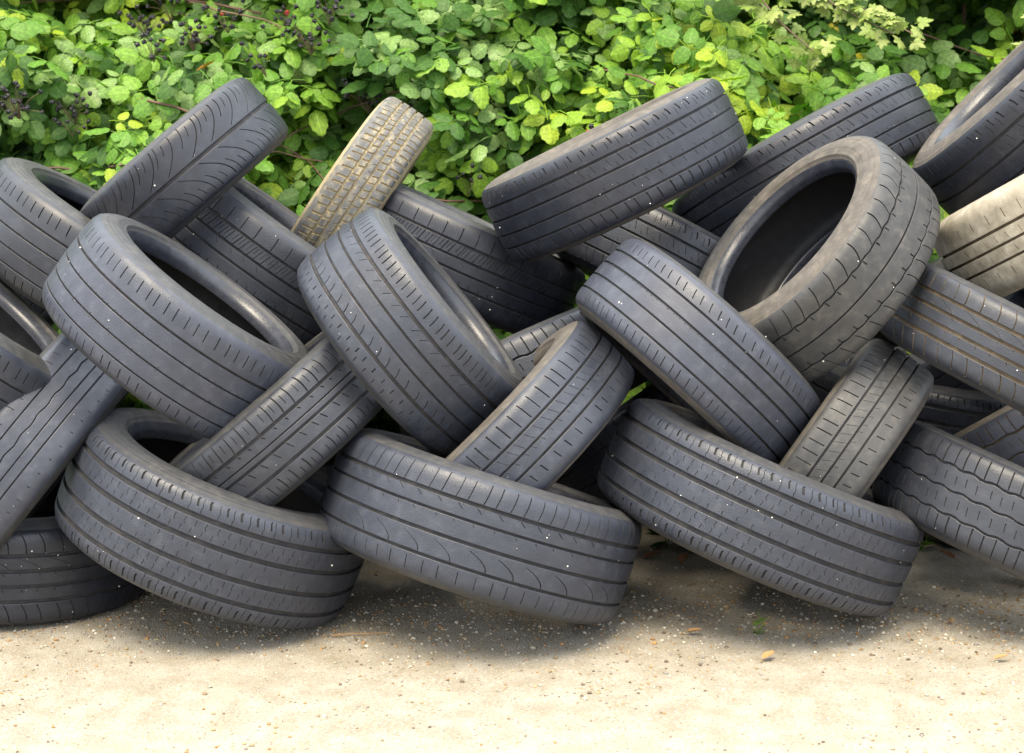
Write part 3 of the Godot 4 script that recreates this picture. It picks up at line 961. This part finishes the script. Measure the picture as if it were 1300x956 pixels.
func make_shrubs(tex: Array):
	var r := RandomNumberGenerator.new()
	r.seed = 808
	# tall broad-leaved shrub in the shade at the upper right
	var sh := thing("broadleaf_shrub", Vector3(1.35, 0, -2.15))
	tag(sh, "dark broad-leaved shrub in the shade at the upper right behind the brambles", "shrub")
	var dark := leaf_material(lin(.045, .115, .028), tex[0], .40)
	var dark2 := leaf_material(lin(.075, .17, .05), tex[1], .42)
	var bl := [broad_leaf(1), broad_leaf(2), broad_leaf(3)]
	for s in 7:
		var st := begin()
		var pts := []
		var bx := r.randf_range(-.15, .15)
		var lean := Vector3(r.randf_range(-.75, .75), 0, r.randf_range(-.1, .28))
		for i in 9:
			var t := i / 8.0
			pts.append(Vector3(bx, 0, 0) + lean * pow(t, 1.5) + Vector3(0, 2.3 * t - .35 * t * t, 0))
		tube(st, pts, .014, .004, 7)
		part(sh, "stem", finish(st), M.twig)
		for k in 42:
			var t := r.randf_range(.30, 1.0)
			var i := mini(int(t * 8), 7)
			var p: Vector3 = pts[i].lerp(pts[i + 1], t * 8 - i) + Vector3(r.randfn(0, .09), r.randfn(0, .06), r.randfn(.04, .09))
			var xf := leaf_xf(p.x, p.y, p.z, r.randf_range(.7, 1.15), r)
			part(sh, "leaf", bl[r.randi() % 3], dark if r.randf() < .65 else dark2).transform = xf
	# two hawthorn sprays hanging into the picture from above
	var pale := leaf_material(lin(.46, .56, .16), tex[2], .45)
	var pale2 := leaf_material(lin(.33, .46, .09), tex[0], .45)
	var ll := [lobed_leaf(1), lobed_leaf(2)]
	for hs in [[Vector3(.30, 1.62, -1.35), Vector3(.62, -.36, .15), "pale lobed hawthorn spray hanging in at the top, right of centre", 95], [Vector3(1.62, 1.62, -1.2), Vector3(-.22, -.36, .12), "small pale hawthorn spray in the top right corner", 50]]:
		var hw := thing("hawthorn_branch", hs[0])
		tag(hw, hs[2], "branch", "hawthorn sprays overhead")
		for s in 4:
			var pts := []
			var d: Vector3 = hs[1] + Vector3(r.randfn(0, .12), r.randfn(0, .05), r.randfn(0, .08))
			for i in 7:
				var t := i / 6.0
				pts.append(d * t + Vector3(0, -.05 * t * t, 0) + Vector3(r.randfn(0, .006), r.randfn(0, .006), 0))
			var st := begin()
			tube(st, pts, .005, .0015, 6)
			part(hw, "twig", finish(st), M.twig)
			for k in int(hs[3] / 1.6):
				var t := r.randf_range(.25, 1.0)
				var i := mini(int(t * 6), 5)
				var p: Vector3 = pts[i].lerp(pts[i + 1], t * 6 - i) + Vector3(r.randfn(0, .022), r.randfn(0, .016), r.randfn(0, .02))
				part(hw, "leaf", ll[r.randi() % 2], pale if r.randf() < .6 else pale2).transform = leaf_xf(p.x, p.y, p.z, r.randf_range(.8, 1.3), r)
	# deep mass of foliage behind everything
	var hb := MultiMesh.new()
	hb.transform_format = MultiMesh.TRANSFORM_3D
	hb.use_colors = true
	hb.mesh = bl[0]
	hb.instance_count = 16000
	for k in 16000:
		var x := r.randf_range(-3.4, 3.4)
		var y := r.randf_range(.0, 2.5)
		var z := hedge_z(x, minf(y, 1.7)) - .40 - r.randf() * 1.0
		hb.set_instance_transform(k, leaf_xf(x, y, z, r.randf_range(1.0, 1.9), r))
		hb.set_instance_color(k, tone_colors[[4, 4, 2, 2, 1][r.randi() % 5]])
	var mi := MultiMeshInstance3D.new()
	mi.name = "hedge_foliage"
	mi.multimesh = hb
	mi.material_override = foliage_mat(tex[1])
	add_child(mi)
	tag(mi, "dense dark green hedge foliage filling the background", "hedge", "", "stuff")

# ---------------------------------------------------------------- small things on the ground
func stone_mesh(sd: int) -> ArrayMesh:
	var r := RandomNumberGenerator.new()
	r.seed = sd
	var st := begin()
	st.set_smooth_group(-1)
	ball(st, Vector3.ZERO, 1.0, r)
	var m := finish(st)
	var md := MeshDataTool.new()
	md.create_from_surface(m, 0)
	var moved := {}
	for i in md.get_vertex_count():
		var v := md.get_vertex(i)
		var key := v.snapped(Vector3.ONE * .01)
		if not key in moved: moved[key] = Vector3(v.x * r.randf_range(.7, 1.2), v.y * r.randf_range(.4, .7), v.z * r.randf_range(.6, 1.1))
		md.set_vertex(i, moved[key])
	m.clear_surfaces()
	md.commit_to_surface(m)
	var s2 := SurfaceTool.new()
	s2.create_from(m, 0)
	s2.generate_normals()
	return s2.commit()

func make_details():
	var r := RandomNumberGenerator.new()
	r.seed = 1212
	var sm := plain("stone", Color.WHITE, .85)
	sm.vertex_color_use_as_albedo = true
	var cols := [Color(.40, .36, .28), Color(.26, .20, .12), Color(.34, .19, .075), Color(.24, .22, .20), Color(.55, .50, .40), Color(.14, .10, .07), Color(.38, .28, .15)]
	var gn := FastNoiseLite.new()
	gn.seed = 8
	gn.frequency = 1.6
	for v in 3:
		var xs := []
		for k in 16000:
			var x := r.randf_range(-1.9, 1.9)
			var z := r.randf_range(-.9, 1.1)
			var dens := 0.11 + .89 * exp(-pow((z + .06) / .20, 2)) + .30 * gn.get_noise_2d(x, z)
			if r.randf() > dens: continue
			var s := .0012 + .0022 * r.randf() + .0030 * pow(r.randf(), 6.0) + (.004 if r.randf() < .004 else 0.0)
			var b := Basis(Vector3.UP, r.randf() * TAU) * Basis(Vector3.RIGHT, r.randf_range(-.4, .4))
			xs.append([Transform3D(b.scaled(Vector3.ONE * s), Vector3(x, s * .3, z)), cols[r.randi() % cols.size()] * r.randf_range(.75, 1.15)])
		var mm := MultiMesh.new()
		mm.transform_format = MultiMesh.TRANSFORM_3D
		mm.use_colors = true
		mm.mesh = stone_mesh(70 + v)
		mm.instance_count = xs.size()
		for k in xs.size():
			mm.set_instance_transform(k, xs[k][0])
			mm.set_instance_color(k, xs[k][1])
		var mi := MultiMeshInstance3D.new()
		mi.name = numbered("gravel")
		mi.multimesh = mm
		mi.material_override = sm
		add_child(mi)
		tag(mi, ["fine tan and brown grit scattered along the foot of the tyres", "loose grey and white gravel specks spread over the concrete", "small reddish gravel specks spread over the concrete"][v], "gravel", "", "stuff")

	# dead leaves, twig, weeds
	M.dead = plain("dead_leaf", lin(.22, .10, .045), .8)
	M.dead2 = plain("pale_dead_leaf", lin(.36, .20, .08), .8)
	var dl := [[.78, -.06, .05, 20.0, "curled dark brown dead leaf on the bright concrete below the leaning tyre", 0], [.37, .06, .034, -15.0, "small flat brown dead leaf on the concrete in front, right of centre", 1], [.50, .21, .036, 40.0, "curled tan dead leaf nearest the bottom edge, right of centre", 1], [.95, .22, .030, 5.0, "small tan dead leaf near the bottom right corner", 1], [.40, -.47, .05, 70.0, "reddish dead leaf in the shade beside the weeds", 0], [.33, -.50, .045, 10.0, "brown dead leaf in the shade behind the bottom centre tyre", 0], [1.02, -.50, .045, 130.0, "brown dead leaf in the shade at the foot of the block-treaded tyre", 0]]
	for d in dl:
		var st := begin()
		var dir := Vector3(1, 0, 0)
		add_leaflet(st, Vector3(-d[2] * .5, .004, 0), Vector3(1, .12, 0).normalized(), Vector3(-.12, 1, 0).normalized(), d[2], d[2] * .5, -.55, -.12, .08, r)
		tube(st, [Vector3(-d[2] * .5, .004, 0), Vector3(-d[2] * .75, .002, .003)], .0008, .0005, 4)
		var o := thing("dead_leaf", Vector3(d[0], .003, d[1]))
		o.rotation_degrees.y = d[3]
		tag(o, d[4], "leaf", "dead leaves on the ground")
		part(o, "blade", finish(st), M.dead if d[5] == 0 else M.dead2)
	var tw := begin()
	tube(tw, [Vector3(-.055, .003, .012), Vector3(-.02, .005, .004), Vector3(.02, .004, 0), Vector3(.06, .003, -.012)], .0016, .0008, 5)
	var two := part(self, "twig", finish(tw), M.dead2)
	two.position = Vector3(-.31, .001, .06)
	tag(two, "thin straw-coloured twig on the concrete left of centre", "twig")
	var lw := leaf_material(lin(.16, .36, .05), leaf_texture(9))
	var ld := leaf_material(lin(.05, .14, .03), leaf_texture(9))
	for w in [[Vector3(.50, 0, .05), .016, 8, .035, leaf_material(lin(.30, .52, .08), leaf_texture(9)), "tiny bright green seedling sprouting from the concrete in front"], [Vector3(.45, 0, -.55), .034, 11, .05, lw, "bright green weed in the shade right of the bottom centre tyre"], [Vector3(.37, 0, -.60), .05, 16, .09, ld, "dark green weed clump behind the bottom centre tyre"], [Vector3(.98, 0, -.58), .042, 9, .04, lw, "low green weed under the block-treaded tyre at right"]]:
		var o := thing("weed", w[0])
		tag(o, w[5], "weed", "weeds on the ground")
		var st := begin()
		for k in 3: tube(st, [Vector3.ZERO, Vector3(r.randfn(0, .008), w[3] * .5, r.randfn(0, .008)), Vector3(r.randfn(0, .02), w[3], r.randfn(0, .02))], .0012, .0007, 4)
		part(o, "stem", finish(st), w[4])
		for k in w[2]:
			var sl := begin()
			var a := r.randf() * TAU
			var dir := Vector3(cos(a), r.randf_range(.0, .7), sin(a)).normalized()
			var side := dir.cross(Vector3.UP).normalized()
			add_leaflet(sl, Vector3(0, w[3] * r.randf_range(.1, 1.0), 0), dir, side.cross(dir).normalized(), w[1] * r.randf_range(.7, 1.2), w[1] * .6, .2, .3, .05, r)
			part(o, "leaf", finish(sl), w[4])
